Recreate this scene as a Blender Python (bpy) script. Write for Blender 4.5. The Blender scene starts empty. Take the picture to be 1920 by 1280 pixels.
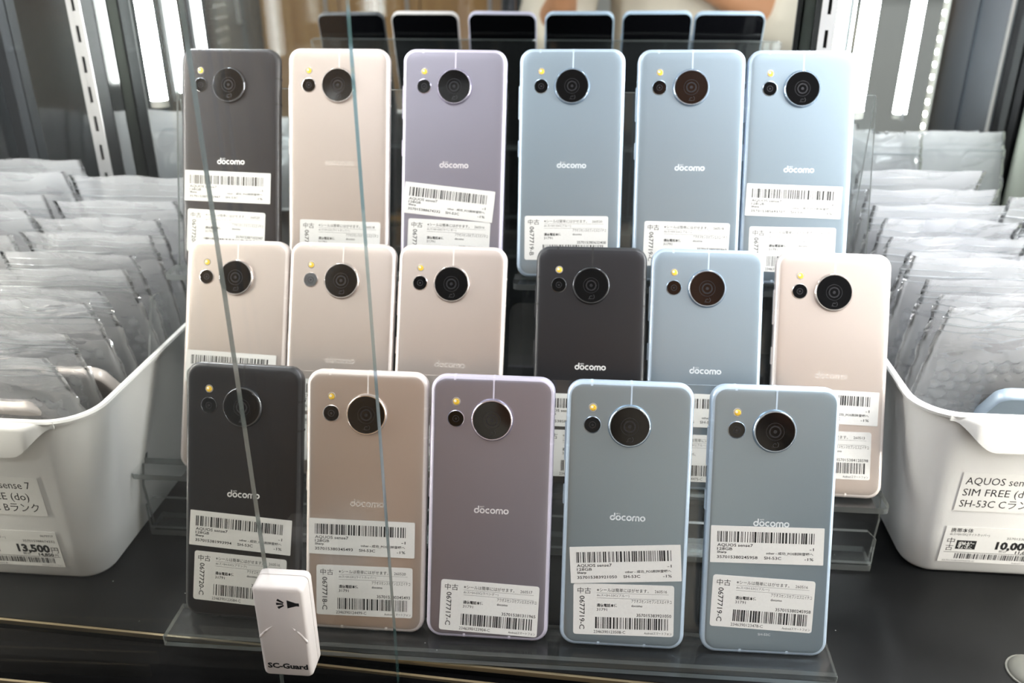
import bpy, bmesh, math, random
import numpy as np
from mathutils import Vector, Matrix

# ------------------------------------------------------------------ scene, camera, light
sc = bpy.context.scene
COL = sc.collection
MM = 0.001
PI = math.pi

CAM_C = (0.0, -386.25, 366.64)
CAM_R = (0.9965124, 0.0834178, -0.0021125)
CAM_U = (-0.0329422, 0.4165367, 0.9085219)
CAM_F = (-0.0766668, 0.9052837, -0.4178320)
cam = bpy.data.cameras.new('camera')
camo = bpy.data.objects.new('camera', cam)
COL.objects.link(camo)
cam.sensor_fit = 'HORIZONTAL'
cam.sensor_width = 36.0
cam.lens = 1649.62 * 36.0 / 1920.0
cam.clip_start = 0.02
cam.clip_end = 50
r_, u_, f_ = Vector(CAM_R), Vector(CAM_U), Vector(CAM_F)
M = Matrix.Identity(4)
for i in range(3):
    M[i][0] = r_[i]; M[i][1] = u_[i]; M[i][2] = -f_[i]; M[i][3] = CAM_C[i] * MM
camo.matrix_world = M
cam.dof.use_dof = True
cam.dof.focus_distance = 0.47
cam.dof.aperture_fstop = 9.0
sc.camera = camo

vs = sc.view_settings
vs.view_transform = 'Standard'
vs.look = 'None'
vs.gamma = 1.0
vs.use_curve_mapping = False
vs.exposure = 0.16
sc.display_settings.display_device = 'sRGB'
sc.cycles.transparent_max_bounces = 64
sc.cycles.max_bounces = 14
sc.cycles.glossy_bounces = 6
sc.cycles.transmission_bounces = 8
sc.cycles.sample_clamp_indirect = 6.0
sc.cycles.caustics_reflective = False
sc.cycles.caustics_refractive = False

w = bpy.data.worlds.new('shop_ambience')
sc.world = w
w.use_nodes = True
w.node_tree.nodes['Background'].inputs[0].default_value = (0.93, 0.97, 1.0, 1)
w.node_tree.nodes['Background'].inputs[1].default_value = 0.55

LED_BACK = 115.0       # emission of the tubes beside the mirror
LED_FRONT = 850.0     # emission of the little diodes on the front posts
CEIL = 16.0           # emission of the shop's ceiling panels

# ------------------------------------------------------------------ materials
def lin(c):
    return tuple(((v / 255.0) / 12.92 if v / 255.0 <= 0.04045 else ((v / 255.0 + 0.055) / 1.055) ** 2.4) for v in c) + (1.0,)

def new_mat(name):
    m = bpy.data.materials.new(name)
    m.use_nodes = True
    m.node_tree.nodes.clear()
    out = m.node_tree.nodes.new('ShaderNodeOutputMaterial')
    return m, m.node_tree, out

def pm(name, col, rough=0.5, metal=0.0, coat=0.0, coat_rough=0.1, spec=0.5, vary=0.0, scale=60.0, bump=0.0, bscale=400.0, emit=0.0, alpha=1.0, stretch=None):
    m, nt, out = new_mat(name)
    p = nt.nodes.new('ShaderNodeBsdfPrincipled')
    nt.links.new(p.outputs[0], out.inputs[0])
    c = lin(col)
    p.inputs['Base Color'].default_value = c
    p.inputs['Roughness'].default_value = rough
    p.inputs['Metallic'].default_value = metal
    p.inputs['Coat Weight'].default_value = coat
    p.inputs['Coat Roughness'].default_value = coat_rough
    p.inputs['Specular IOR Level'].default_value = spec
    p.inputs['Alpha'].default_value = alpha
    if emit:
        p.inputs['Emission Color'].default_value = c
        p.inputs['Emission Strength'].default_value = emit
    if vary or bump:
        tc = nt.nodes.new('ShaderNodeTexCoord')
        mp = nt.nodes.new('ShaderNodeMapping')
        nt.links.new(tc.outputs['Object'], mp.inputs[0])
        if stretch:
            mp.inputs['Scale'].default_value = stretch
    if vary:
        n = nt.nodes.new('ShaderNodeTexNoise')
        n.inputs['Scale'].default_value = scale
        n.inputs['Detail'].default_value = 4
        nt.links.new(mp.outputs[0], n.inputs['Vector'])
        r = nt.nodes.new('ShaderNodeValToRGB')
        r.color_ramp.elements[0].position = 0.3
        r.color_ramp.elements[1].position = 0.7
        r.color_ramp.elements[0].color = tuple(max(0, v * (1 - vary)) for v in c[:3]) + (1,)
        r.color_ramp.elements[1].color = tuple(min(1, v * (1 + vary)) for v in c[:3]) + (1,)
        nt.links.new(n.outputs['Fac'], r.inputs[0])
        nt.links.new(r.outputs[0], p.inputs['Base Color'])
    if bump:
        n2 = nt.nodes.new('ShaderNodeTexNoise')
        n2.inputs['Scale'].default_value = bscale
        nt.links.new(mp.outputs[0], n2.inputs['Vector'])
        b = nt.nodes.new('ShaderNodeBump')
        b.inputs['Strength'].default_value = bump
        b.inputs['Distance'].default_value = 0.001
        nt.links.new(n2.outputs['Fac'], b.inputs['Height'])
        nt.links.new(b.outputs[0], p.inputs['Normal'])
    return m

def clear_mat(name, tint=(240, 245, 243), ior=1.49, haze=0.0, rough=0.02, haze_col=(225, 228, 228), crinkle=0.0, cscale=120.0, boost=1.0, stretch=(1, 1, 1)):
    """thin clear sheet: transparent, mirrored by Fresnel, plus a little milky haze"""
    m, nt, out = new_mat(name)
    N = nt.nodes.new
    t = N('ShaderNodeBsdfTransparent'); t.inputs[0].default_value = lin(tint)
    g = N('ShaderNodeBsdfGlossy'); g.inputs['Roughness'].default_value = rough
    # Schlick reflectance of a thin sheet, the same from both of its sides
    fr = N('ShaderNodeLayerWeight'); fr.inputs['Blend'].default_value = 0.5
    pw = N('ShaderNodeMath'); pw.operation = 'POWER'; pw.inputs[1].default_value = 5.0
    nt.links.new(fr.outputs['Facing'], pw.inputs[0])
    f0 = ((ior - 1) / (ior + 1)) ** 2
    ma = N('ShaderNodeMath'); ma.operation = 'MULTIPLY_ADD'; ma.inputs[1].default_value = 1 - f0; ma.inputs[2].default_value = f0
    nt.links.new(pw.outputs[0], ma.inputs[0])
    mx = N('ShaderNodeMixShader')
    src = ma.outputs[0]
    if boost != 1.0:
        mu = N('ShaderNodeMath'); mu.operation = 'MULTIPLY'; mu.use_clamp = True
        mu.inputs[1].default_value = boost
        nt.links.new(ma.outputs[0], mu.inputs[0]); src = mu.outputs[0]
    nt.links.new(src, mx.inputs[0])
    last = t.outputs[0]
    if haze:
        d = N('ShaderNodeBsdfDiffuse'); d.inputs[0].default_value = lin(haze_col)
        tr = N('ShaderNodeBsdfTranslucent'); tr.inputs[0].default_value = lin(haze_col)
        md = N('ShaderNodeMixShader'); md.inputs[0].default_value = 0.5
        nt.links.new(d.outputs[0], md.inputs[1]); nt.links.new(tr.outputs[0], md.inputs[2])
        mh = N('ShaderNodeMixShader'); mh.inputs[0].default_value = haze
        nt.links.new(last, mh.inputs[1]); nt.links.new(md.outputs[0], mh.inputs[2])
        last = mh.outputs[0]
    nt.links.new(last, mx.inputs[1])
    nt.links.new(g.outputs[0], mx.inputs[2])
    nt.links.new(mx.outputs[0], out.inputs[0])
    if crinkle:
        tc = N('ShaderNodeTexCoord'); mp = N('ShaderNodeMapping')
        mp.inputs['Scale'].default_value = stretch
        nt.links.new(tc.outputs['Object'], mp.inputs[0])
        n = N('ShaderNodeTexNoise'); n.inputs['Scale'].default_value = cscale; n.inputs['Detail'].default_value = 2.2
        n.inputs['Distortion'].default_value = 0.6
        nt.links.new(mp.outputs[0], n.inputs['Vector'])
        b = N('ShaderNodeBump'); b.inputs['Strength'].default_value = crinkle; b.inputs['Distance'].default_value = 0.004
        nt.links.new(n.outputs['Fac'], b.inputs['Height'])
        nt.links.new(b.outputs[0], g.inputs['Normal']); nt.links.new(b.outputs[0], fr.inputs['Normal'])
        if haze:
            nt.links.new(b.outputs[0], d.inputs['Normal']); nt.links.new(b.outputs[0], tr.inputs['Normal'])
    return m

def emit_mat(name, col, strength):
    m, nt, out = new_mat(name)
    e = nt.nodes.new('ShaderNodeEmission')
    e.inputs[0].default_value = lin(col); e.inputs[1].default_value = strength
    nt.links.new(e.outputs[0], out.inputs[0])
    return m

MAT = {}
def phone_mats():
    spec = {'black': ((62, 62, 65), (66, 67, 70)), 'copper': ((215, 203, 196), (234, 225, 221)),
            'lavender': ((164, 162, 177), (208, 203, 221)), 'blue': ((160, 177, 190), (186, 204, 222))}
    for k, (a, b) in spec.items():
        MAT['back_' + k] = pm('phone_back_' + k, a, 0.35, 0.88, 0.1, 0.14, vary=0.03, scale=1500, stretch=(1, 1, 12))
        MAT['rim_' + k] = pm('phone_rim_' + k, b, 0.38, 0.35, 0.1, 0.2, vary=0.02, scale=900)  # rim colour lighter than the back: bevel's brighter reflection put into it
        MAT['line_' + k] = pm('antenna_line_' + k, (40, 40, 42) if k == 'black' else tuple(min(255, v + 6) for v in b), 0.5, vary=0.02, scale=900)
        MAT['ring_' + k] = pm('lens_ring_' + k, (120, 122, 126) if k == 'black' else tuple(min(255, v + 8) for v in b), 0.2, 0.9, vary=0.02, scale=900)
        MAT['logo_' + k] = pm('logo_print_' + k, {'black': (225, 225, 225), 'copper': (204, 195, 189), 'lavender': (216, 212, 216), 'blue': (214, 222, 228)}[k], 0.45, 0.1, vary=0.02, scale=900)
phone_mats()
MAT['lens_glass'] = pm('lens_glass', (9, 9, 11), 0.07, 0.0, 0.1, 0.03, vary=0.05, scale=300)
MAT['lens_inner'] = pm('lens_inner', (42, 42, 46), 0.25, 0.2, vary=0.05, scale=300)
MAT['lens_core'] = pm('lens_core', (16, 16, 20), 0.1, 0.2, vary=0.05, scale=300)
MAT['lens_mark'] = pm('lens_mark', (46, 46, 50), 0.4, vary=0.05, scale=300)
MAT['flash_rim'] = pm('flash_rim', (205, 200, 190), 0.25, 0.6, vary=0.05, scale=900)
MAT['flash_led'] = pm('flash_led', (238, 194, 62), 0.35, vary=0.12, scale=900)
MAT['flash_dot'] = pm('flash_dot', (250, 244, 222), 0.3, vary=0.03, scale=900)
MAT['screen'] = pm('phone_screen', (8, 8, 10), 0.07, 0.0, 0.5, 0.03, vary=0.05, scale=200)
MAT['sticker'] = pm('sticker_paper', (217, 217, 215), 0.55, vary=0.015, scale=700)
MAT['paper'] = pm('label_paper', (234, 234, 232), 0.5, vary=0.012, scale=300)
MAT['ink'] = pm('black_ink', (22, 22, 24), 0.6, vary=0.1, scale=900)
MAT['ink_soft'] = pm('grey_ink', (92, 92, 94), 0.6, vary=0.1, scale=900)
MAT['acrylic'] = clear_mat('clear_acrylic', (250, 251, 251), 1.49, haze=0.012, rough=0.03, boost=1.0)
MAT['acrylic_edge'] = clear_mat('acrylic_cut_edge', (168, 174, 172), 1.6, haze=0.34, rough=0.12, boost=2.0, haze_col=(190, 195, 193))
MAT['glass'] = clear_mat('door_glass', (254, 254, 253), 1.5, haze=0.006, rough=0.01)
MAT['glass_edge'] = clear_mat('glass_cut_edge', (62, 104, 102), 1.6, haze=0.42, rough=0.12, boost=1.8, haze_col=(104, 150, 148))
MAT['glass_edge_grey'] = clear_mat('glass_cut_edge_grey', (110, 120, 118), 1.6, haze=0.5, rough=0.15, boost=1.6, haze_col=(118, 126, 122))
MAT['bag'] = clear_mat('bag_film', (251, 251, 252), 1.5, haze=0.28, rough=0.09, crinkle=1.0, cscale=20.0, boost=3.0, haze_col=(252, 252, 253), stretch=(0.75, 1.0, 1.4))
MAT['zip'] = clear_mat('bag_zip', (232, 236, 238), 1.5, haze=0.35, rough=0.15, boost=2.0, haze_col=(240, 243, 245))
MAT['bubble'] = clear_mat('bubble_film', (246, 247, 248), 1.5, haze=0.22, rough=0.15, boost=1.6, haze_col=(226, 230, 234))
MAT['bin'] = pm('white_bin_plastic', (232, 232, 231), 0.38, 0, 0.05, vary=0.012, scale=20, bump=0.05, bscale=900)
MAT['deck'] = None
MAT['trim_gold'] = pm('champagne_trim', (176, 160, 130), 0.32, 0.8, vary=0.1, scale=80, stretch=(0.2, 1, 1))
MAT['black_metal'] = pm('black_cabinet', (5, 5, 6), 0.6, 0, spec=0.04, vary=0.2, scale=30)
MAT['dark_frame'] = pm('dark_frame_metal', (40, 43, 47), 0.42, 0.3, vary=0.06, scale=40)
MAT['dark_glass'] = pm('dark_side_panel', (30, 34, 36), 0.16, 0.0, 0.3, 0.08, vary=0.25, scale=9)
MAT['rail'] = pm('rail_metal', (186, 186, 186), 0.36, 0.4, vary=0.03, scale=60)
MAT['rail_side'] = pm('rail_side_metal', (26, 27, 27), 0.8, 0.0, spec=0.1, vary=0.03, scale=60)
MAT['slot'] = pm('rail_slot', (22, 24, 25), 0.7, vary=0.1, scale=60)
MAT['led_tube'] = emit_mat('led_tube_light', (248, 252, 255), LED_BACK)
MAT['led_tube_soft'] = emit_mat('led_tube_soft_light', (250, 251, 252), LED_BACK * 0.55)
MAT['led_chip'] = emit_mat('led_chip_light', (255, 250, 236), LED_FRONT)
MAT['led_base'] = pm('led_strip_base', (214, 214, 205), 0.4, vary=0.03, scale=90)
MAT['alu'] = pm('brushed_aluminium', (196, 198, 200), 0.3, 0.85, vary=0.05, scale=40, stretch=(6, 6, 0.3))
MAT['guard'] = pm('guard_plastic', (226, 219, 216), 0.42, vary=0.01, scale=80, bump=0.04, bscale=1500)
MAT['rubber'] = pm('grey_rubber', (104, 104, 98), 0.6, vary=0.06, scale=200)
MAT['panel_pale'] = pm('pale_panel', (172, 176, 164), 0.45, vary=0.03, scale=10)

def mirror_mat():
    m, nt, out = new_mat('mirror')
    g = nt.nodes.new('ShaderNodeBsdfGlossy')
    g.inputs['Roughness'].default_value = 0.004
    n = nt.nodes.new('ShaderNodeTexNoise'); n.inputs['Scale'].default_value = 6
    r = nt.nodes.new('ShaderNodeValToRGB')
    r.color_ramp.elements[0].color = (0.70, 0.735, 0.73, 1); r.color_ramp.elements[1].color = (0.78, 0.81, 0.80, 1)
    nt.links.new(n.outputs['Fac'], r.inputs[0]); nt.links.new(r.outputs[0], g.inputs[0])
    nt.links.new(g.outputs[0], out.inputs[0])
    return m
MAT['mirror'] = mirror_mat()

def deck_mat():
    m, nt, out = new_mat('black_deck')
    N = nt.nodes.new
    p = N('ShaderNodeBsdfPrincipled')
    tc = N('ShaderNodeTexCoord')
    n = N('ShaderNodeTexNoise'); n.inputs['Scale'].default_value = 14; n.inputs['Detail'].default_value = 5
    nt.links.new(tc.outputs['Object'], n.inputs['Vector'])
    r = N('ShaderNodeValToRGB')
    r.color_ramp.elements[0].color = lin((13, 14, 15)); r.color_ramp.elements[1].color = lin((25, 26, 27))
    r.color_ramp.elements[0].position = 0.35; r.color_ramp.elements[1].position = 0.72
    nt.links.new(n.outputs['Fac'], r.inputs[0])
    v = N('ShaderNodeTexVoronoi'); v.inputs['Scale'].default_value = 120
    nt.links.new(tc.outputs['Object'], v.inputs['Vector'])
    lt = N('ShaderNodeMath'); lt.operation = 'LESS_THAN'; lt.inputs[1].default_value = 0.045
    nt.links.new(v.outputs['Distance'], lt.inputs[0])
    sep = N('ShaderNodeSeparateColor'); nt.links.new(v.outputs['Color'], sep.inputs[0])
    gt = N('ShaderNodeMath'); gt.operation = 'GREATER_THAN'; gt.inputs[1].default_value = 0.8
    nt.links.new(sep.outputs[0], gt.inputs[0])
    mu = N('ShaderNodeMath'); mu.operation = 'MULTIPLY'
    nt.links.new(lt.outputs[0], mu.inputs[0]); nt.links.new(gt.outputs[0], mu.inputs[1])
    mix = N('ShaderNodeMix'); mix.data_type = 'RGBA'
    nt.links.new(mu.outputs[0], mix.inputs[0])
    nt.links.new(r.outputs[0], mix.inputs[6]); mix.inputs[7].default_value = lin((190, 190, 186))
    nt.links.new(mix.outputs[2], p.inputs['Base Color'])
    rr = N('ShaderNodeMapRange'); rr.inputs[3].default_value = 0.24; rr.inputs[4].default_value = 0.4
    nt.links.new(n.outputs['Fac'], rr.inputs[0]); nt.links.new(rr.outputs[0], p.inputs['Roughness'])
    p.inputs['Specular IOR Level'].default_value = 0.16
    nt.links.new(p.outputs[0], out.inputs[0])
    return m
MAT['deck'] = deck_mat()

def wood_mat(name, c1, c2):
    m, nt, out = new_mat(name)
    N = nt.nodes.new
    p = N('ShaderNodeBsdfPrincipled'); p.inputs['Roughness'].default_value = 0.5
    tc = N('ShaderNodeTexCoord'); mp = N('ShaderNodeMapping'); mp.inputs['Scale'].default_value = (14, 14, 0.8)
    nt.links.new(tc.outputs['Object'], mp.inputs[0])
    n = N('ShaderNodeTexNoise'); n.inputs['Scale'].default_value = 2.2; n.inputs['Detail'].default_value = 6
    nt.links.new(mp.outputs[0], n.inputs['Vector'])
    r = N('ShaderNodeValToRGB'); r.color_ramp.elements[0].color = lin(c1); r.color_ramp.elements[1].color = lin(c2)
    r.color_ramp.elements[0].position = 0.3; r.color_ramp.elements[1].position = 0.7
    nt.links.new(n.outputs['Fac'], r.inputs[0]); nt.links.new(r.outputs[0], p.inputs['Base Color'])
    nt.links.new(p.outputs[0], out.inputs[0])
    return m

# ------------------------------------------------------------------ mesh helpers (all lengths in mm)
class MB:
    def __init__(s):
        s.v = []; s.f = []; s.m = []
    def add(s, vs_, fs_, mi=0):
        o = len(s.v); s.v += [tuple(p) for p in vs_]
        for f in fs_:
            s.f.append(tuple(i + o for i in f)); s.m.append(mi)
        return s
    def box(s, a, b, mi=0, side_mi=None):
        x0, y0, z0 = a; x1, y1, z1 = b
        v = [(x0, y0, z0), (x1, y0, z0), (x1, y1, z0), (x0, y1, z0), (x0, y0, z1), (x1, y0, z1), (x1, y1, z1), (x0, y1, z1)]
        s.add(v, [(0, 3, 2, 1), (4, 5, 6, 7), (0, 1, 5, 4), (1, 2, 6, 5), (2, 3, 7, 6), (3, 0, 4, 7)], mi)
        return s
    def prism(s, poly, fn, t0, t1, mi=0, edge_mi=None):
        """poly: ccw list of 2-D points; fn(p, t) -> 3-D point; extruded from t0 to t1"""
        n = len(poly)
        v = [fn(p, t0) for p in poly] + [fn(p, t1) for p in poly]
        s.add(v, [tuple(reversed(range(n))), tuple(range(n, 2 * n))], mi)
        o = len(s.v) - 2 * n
        for i in range(n):
            j = (i + 1) % n
            s.f.append((o + i, o + j, o + n + j, o + n + i)); s.m.append(mi if edge_mi is None else edge_mi)
        return s
    def loft(s, loops, closed=True, cap0=True, cap1=True, mi=0):
        n = len(loops[0]); o = len(s.v)
        for l in loops: s.v += [tuple(p) for p in l]
        for k in range(len(loops) - 1):
            for i in range(n if closed else n - 1):
                j = (i + 1) % n
                s.f.append((o + k * n + i, o + k * n + j, o + (k + 1) * n + j, o + (k + 1) * n + i)); s.m.append(mi)
        if cap0: s.f.append(tuple(o + i for i in reversed(range(n)))); s.m.append(mi)
        if cap1: s.f.append(tuple(o + (len(loops) - 1) * n + i for i in range(n))); s.m.append(mi)
        return s
    def lathe(s, prof, cx, cz, n=40, mi=0, cap=True):
        """revolve (r, y) about the y axis through (cx, cz)"""
        loops = [[(cx + r * math.cos(2 * PI * k / n), y, cz + r * math.sin(2 * PI * k / n)) for k in range(n)] for r, y in prof]
        return s.loft(loops, True, False, cap, mi)
    def tube(s, pts, r, n=8, mi=0):
        loops = []
        pts = [Vector(p) for p in pts]
        for i, p in enumerate(pts):
            d = (pts[min(i + 1, len(pts) - 1)] - pts[max(i - 1, 0)]).normalized()
            a = d.orthogonal().normalized(); b = d.cross(a)
            rr = r[i] if isinstance(r, (list, tuple)) else r
            loops.append([p + (a * math.cos(2 * PI * k / n) + b * math.sin(2 * PI * k / n)) * rr for k in range(n)])
        return s.loft(loops, True, True, True, mi)
    def mesh(s, name, mats, smooth=False, angle=None):
        me = bpy.data.meshes.new(name)
        me.from_pydata([(p[0] * MM, p[1] * MM, p[2] * MM) for p in s.v], [], s.f)
        for m in mats: me.materials.append(m)
        if len(mats) > 1:
            me.polygons.foreach_set('material_index', s.m)
        bm = bmesh.new(); bm.from_mesh(me)
        if not getattr(s, 'flat', False):
            bmesh.ops.recalc_face_normals(bm, faces=bm.faces)
        bm.to_mesh(me); bm.free()
        if smooth:
            me.polygons.foreach_set('use_smooth', [True] * len(me.polygons))
            if angle is not None:
                try: me.set_sharp_from_angle(angle=math.radians(angle))
                except Exception: pass
        me.update()
        return me
    def build(s, name, mats, parent=None, smooth=False, angle=None):
        return link(name, s.mesh(name, mats if isinstance(mats, (list, tuple)) else [mats], smooth, angle), parent)

def link(name, data, parent=None):
    o = bpy.data.objects.new(name, data)
    COL.objects.link(o)
    if parent is not None: o.parent = parent
    return o

def tag(o, label=None, cat=None, group=None, kind=None):
    if label: o['label'] = label
    if cat: o['category'] = cat
    if group: o['group'] = group
    if kind: o['kind'] = kind
    return o

def thing(name, label, cat, loc=(0, 0, 0), rz=0.0, group=None):
    o = link(name, None)
    o.location = [v * MM for v in loc]; o.rotation_euler = (0, 0, rz)
    o.empty_display_size = 0.01
    return tag(o, label, cat, group)

def struct(name, mb, mats, label=None, smooth=False):
    o = mb.build(name, mats, None, smooth)
    tag(o, label, None, None, 'structure')
    return o

def rrect(w, h, r, n=6, cx=0.0, cy=0.0):
    """ccw rounded rectangle outline, centred"""
    pts = []
    for sx, sy, a0 in ((1, -1, -90), (1, 1, 0), (-1, 1, 90), (-1, -1, 180)):
        for k in range(n + 1):
            a = math.radians(a0 + 90.0 * k / n)
            pts.append((cx + sx * (w / 2 - r) + r * math.cos(a), cy + sy * (h / 2 - r) + r * math.sin(a)))
    return pts

# ------------------------------------------------------------------ lettering
TC = {}
def glyphs(s, bold=0.0):
    k = (s, bold)
    if k in TC: return TC[k]
    cu = bpy.data.curves.new('t', 'FONT')
    cu.body = s; cu.size = 1.0; cu.resolution_u = 2; cu.fill_mode = 'FRONT'; cu.offset = bold
    ob = bpy.data.objects.new('t', cu); COL.objects.link(ob)
    dg = bpy.context.evaluated_depsgraph_get()
    e = ob.evaluated_get(dg); me = e.to_mesh()
    v = np.zeros(len(me.vertices) * 3); me.vertices.foreach_get('co', v); v = v.reshape(-1, 3)[:, :2]
    fs_ = [tuple(p.vertices) for p in me.polygons]
    e.to_mesh_clear(); bpy.data.objects.remove(ob); bpy.data.curves.remove(cu)
    if len(v) == 0: v = np.zeros((1, 2)); fs_ = []
    TC[k] = (v, fs_)
    return TC[k]

def text(mb, s, x, y, size, width=None, align='l', bold=0.0, yy=-0.16, rot=0.0, mi=0):
    """print s with its baseline start at (x, y) mm, y up, on a vertical sheet facing -Y; size = em height"""
    v, fs_ = glyphs(s, bold)
    v = v.copy()
    x0, x1 = v[:, 0].min(), v[:, 0].max()
    sx = size if width is None else width / max(1e-6, x1 - x0)
    px = (v[:, 0] - x0) * sx; py = v[:, 1] * size
    W = (x1 - x0) * sx
    if align == 'r': px = px - W
    if align == 'c': px = px - W / 2
    if rot:
        c, t = math.cos(rot), math.sin(rot)
        px, py = px * c - py * t, px * t + py * c
    mb.add([(x + a, yy, y + b) for a, b in zip(px, py)], fs_, mi)

def rect(mb, x0, z0, x1, z1, yy=-0.16, mi=0):
    mb.add([(x0, yy, z0), (x1, yy, z0), (x1, yy, z1), (x0, yy, z1)], [(0, 1, 2, 3)], mi)

def barcode(mb, x0, x1, z0, z1, seed, n, yy=-0.16):
    rg = random.Random(seed)
    ws = []
    for i in range(n):
        ws.append((rg.choice([1, 1, 1, 2, 2, 3]), rg.choice([1, 1, 2, 2, 3])))
    tot = sum(a + b for a, b in ws) - ws[-1][1]
    u = (x1 - x0) / tot; x = x0
    for a, b in ws:
        rect(mb, x, z0, x + a * u, z1, yy); x += (a + b) * u

def sheet(w_, h_, r, t=0.12, n=4):
    mb = MB()
    mb.prism([(p[0] + w_ / 2, p[1] - h_ / 2) for p in rrect(w_, h_, r, n)], lambda p, y: (p[0], y, p[1]), 0.0, -t)
    return mb.mesh('sticker', [MAT['sticker']])

# ------------------------------------------------------------------ the case
YM = 394.4          # mirror plane
XL, XR = -520.0, 440.0
ZD = -8.0           # deck
ZT = 640.0

m = MB(); m.prism([(XL, 11.0), (XR, -36.8), (XR, YM), (XL, YM)], lambda p, q: (p[0], p[1], q), ZD - 22, ZD)
o = struct('floor', m, MAT['deck'], 'black laminate deck of the glass showcase')
m = MB(); m.box((XL, YM, ZD - 22), (XR, YM + 5, ZT))
struct('wall_back', m, MAT['mirror'], 'mirrored back panel of the showcase')
m = MB(); m.box((XL - 12, -20, ZD - 22), (XL, YM + 5, ZT))
o = struct('wall_left', m, MAT['dark_glass'], 'dark side panel of the showcase')
m = MB(); m.box((XL, YM - 14, ZD), (XL + 10, YM - 1, ZT)); m.build('corner_post', MAT['dark_frame'], o)
m = MB(); m.box((XL, -18, ZD - 22), (XL + 16, 2, ZT)); m.build('front_post', MAT['dark_frame'], o)
# right side: posts, gasket, sheet edges and a pale panel, front to back
m = MB(); m.box((XR + 8, -20, ZD - 22), (XR + 14, YM + 5, ZT))
o = struct('wall_right', m, MAT['panel_pale'], 'pale side panel of the showcase')
for nm, y0, y1, dx, mt in (('front_post', -18, 66, 0, 'dark_frame'), ('inner_post', 66, 108, 3, 'dark_frame'),
                           ('glass_edge_strip', 150, 158, 0, 'alu'), ('frame_strip', 108, 150, 1, 'dark_frame'),
                           ('gasket', 158, 178, 2, 'black_metal'), ('grey_strip', 178, 194, 1, 'rail_side'), ('gasket', 194, 212, 3, 'black_metal')):
    m = MB(); m.box((XR + dx, y0, ZD - 22), (XR + 8, y1, ZT)); m.build(nm, MAT[mt], o)

# front tracks and black plinth
def strip(name, a, b, wy, hz, mat, lab):
    """bar between two points on the front edge"""
    ax, ay, az = a; bx, by, bz = b
    m = MB()
    v = [(ax, ay, az), (bx, by, bz), (bx, by + wy, bz), (ax, ay + wy, az)]
    m.add(v + [(p[0], p[1], p[2] - hz) for p in v], [(0, 1, 2, 3), (7, 6, 5, 4), (0, 4, 5, 1), (1, 5, 6, 2), (2, 6, 7, 3), (3, 7, 4, 0)])
    return struct(name, m, mat, lab)
strip('trim_1', (-520, 9.2, ZD - 0.6), (XR, -38.6, ZD - 0.6), 1.7, 3, MAT['trim_gold'], 'thin champagne metal edge along the front of the deck')
strip('trim_2', (-152, -14.6, ZD - 5.6), (XR, -51, ZD - 5.6), 1.6, 3, MAT['trim_gold'], 'second champagne track line below the deck edge')
strip('trim_3', (-520, -38, ZD - 1.0), (-238, -47.5, ZD - 1.0), 1.5, 9, MAT['trim_gold'], 'lowest champagne trim line at the corner of the plinth')
pv = [(XL, 9.0, ZD - 7), (XR, -38.8, ZD - 7), (XR, -78, ZD - 10), (XL, -46, ZD - 10)]
m = MB(); m.add(pv + [(p[0], p[1], -900) for p in pv],
                [(0, 1, 2, 3), (7, 6, 5, 4), (0, 4, 5, 1), (1, 5, 6, 2), (2, 6, 7, 3), (3, 7, 4, 0)])
struct('wall_plinth', m, MAT['black_metal'], 'black plinth below the showcase deck')

# slotted rails standing in front of the mirror
def slotted_rail(x, y, label, slots):
    t = thing('slotted_rail', label, 'shelf rail', (x, y, ZD), group='slotted shelf rails')
    W2, D = 5.8, 22
    m = MB()
    for sx in (-1, 1):
        a, b = sorted((sx * W2, sx * (W2 - 1.5)))
        m.box((a, 1.2, 0), (b, D, ZT - ZD))
    m.build('channel_side', MAT['rail_side'], t)
    m = MB(); m.box((-W2, D - 1.5, 0), (W2, D, ZT - ZD)); m.build('channel_back', MAT['panel_pale'], t)
    # front face with real slots
    m = MB(); sw = 1.35; z = 0.0
    m.box((-W2, 0, 0), (-sw, 1.2, ZT - ZD)); m.box((sw, 0, 0), (W2, 1.2, ZT - ZD))
    zs = []
    zz = 0.1
    while zz < ZT - ZD: zs.append(zz); zz += 24.6
    prev = 0.0
    for s_ in zs:
        m.box((-sw, 0, prev), (sw, 1.2, s_)); prev = s_ + 13.2
    if prev < ZT - ZD: m.box((-sw, 0, prev), (sw, 1.2, ZT - ZD))
    m.build('slotted_face', MAT['rail'], t)
    m = MB(); m.box((-4, 3, 0), (4, 4, ZT - ZD)); m.build('slot_backing', MAT['slot'], t)
    return t
slotted_rail(-423.5, 352, 'slotted grey shelf rail standing behind the left bin', None)
slotted_rail(182.5, 350, 'slotted grey shelf rail behind the right end of the phones', None)

def led_tube(x, y, z0, label, mt='led_tube'):
    t = thing('led_tube', label, 'LED lamp', (x, y, z0), group='light tubes beside the mirror')
    m = MB(); n = 16
    prof = [(7.0, z) for z in (6, 380)]
    m.loft([[(7 * math.cos(2 * PI * k / n), 7 * math.sin(2 * PI * k / n), z) for k in range(n)] for z in (6, 380)])
    m.build('tube', MAT[mt], t, True, 40)
    m = MB(); m.loft([[(7.6 * math.cos(2 * PI * k / n), 7.6 * math.sin(2 * PI * k / n), z) for k in range(n)] for z in (0, 6)])
    m.build('end_cap', MAT['led_base'], t, True, 40)
    m = MB(); m.box((-1.5, 7, 0), (1.5, 14, 400)); m.build('mounting_spine', MAT['alu'], t)
    return t
led_tube(-373, 372, 232, 'glowing white light tube behind the top left phone')
led_tube(216, 362, 232, 'glowing white light tube behind the top right phone')
led_tube(-463, 109, 200, 'soft light tube over the left bin, seen only in the mirror', 'led_tube_soft')
led_tube(359, 109, 175, 'soft light tube over the right bin, seen only in the mirror')

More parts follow.
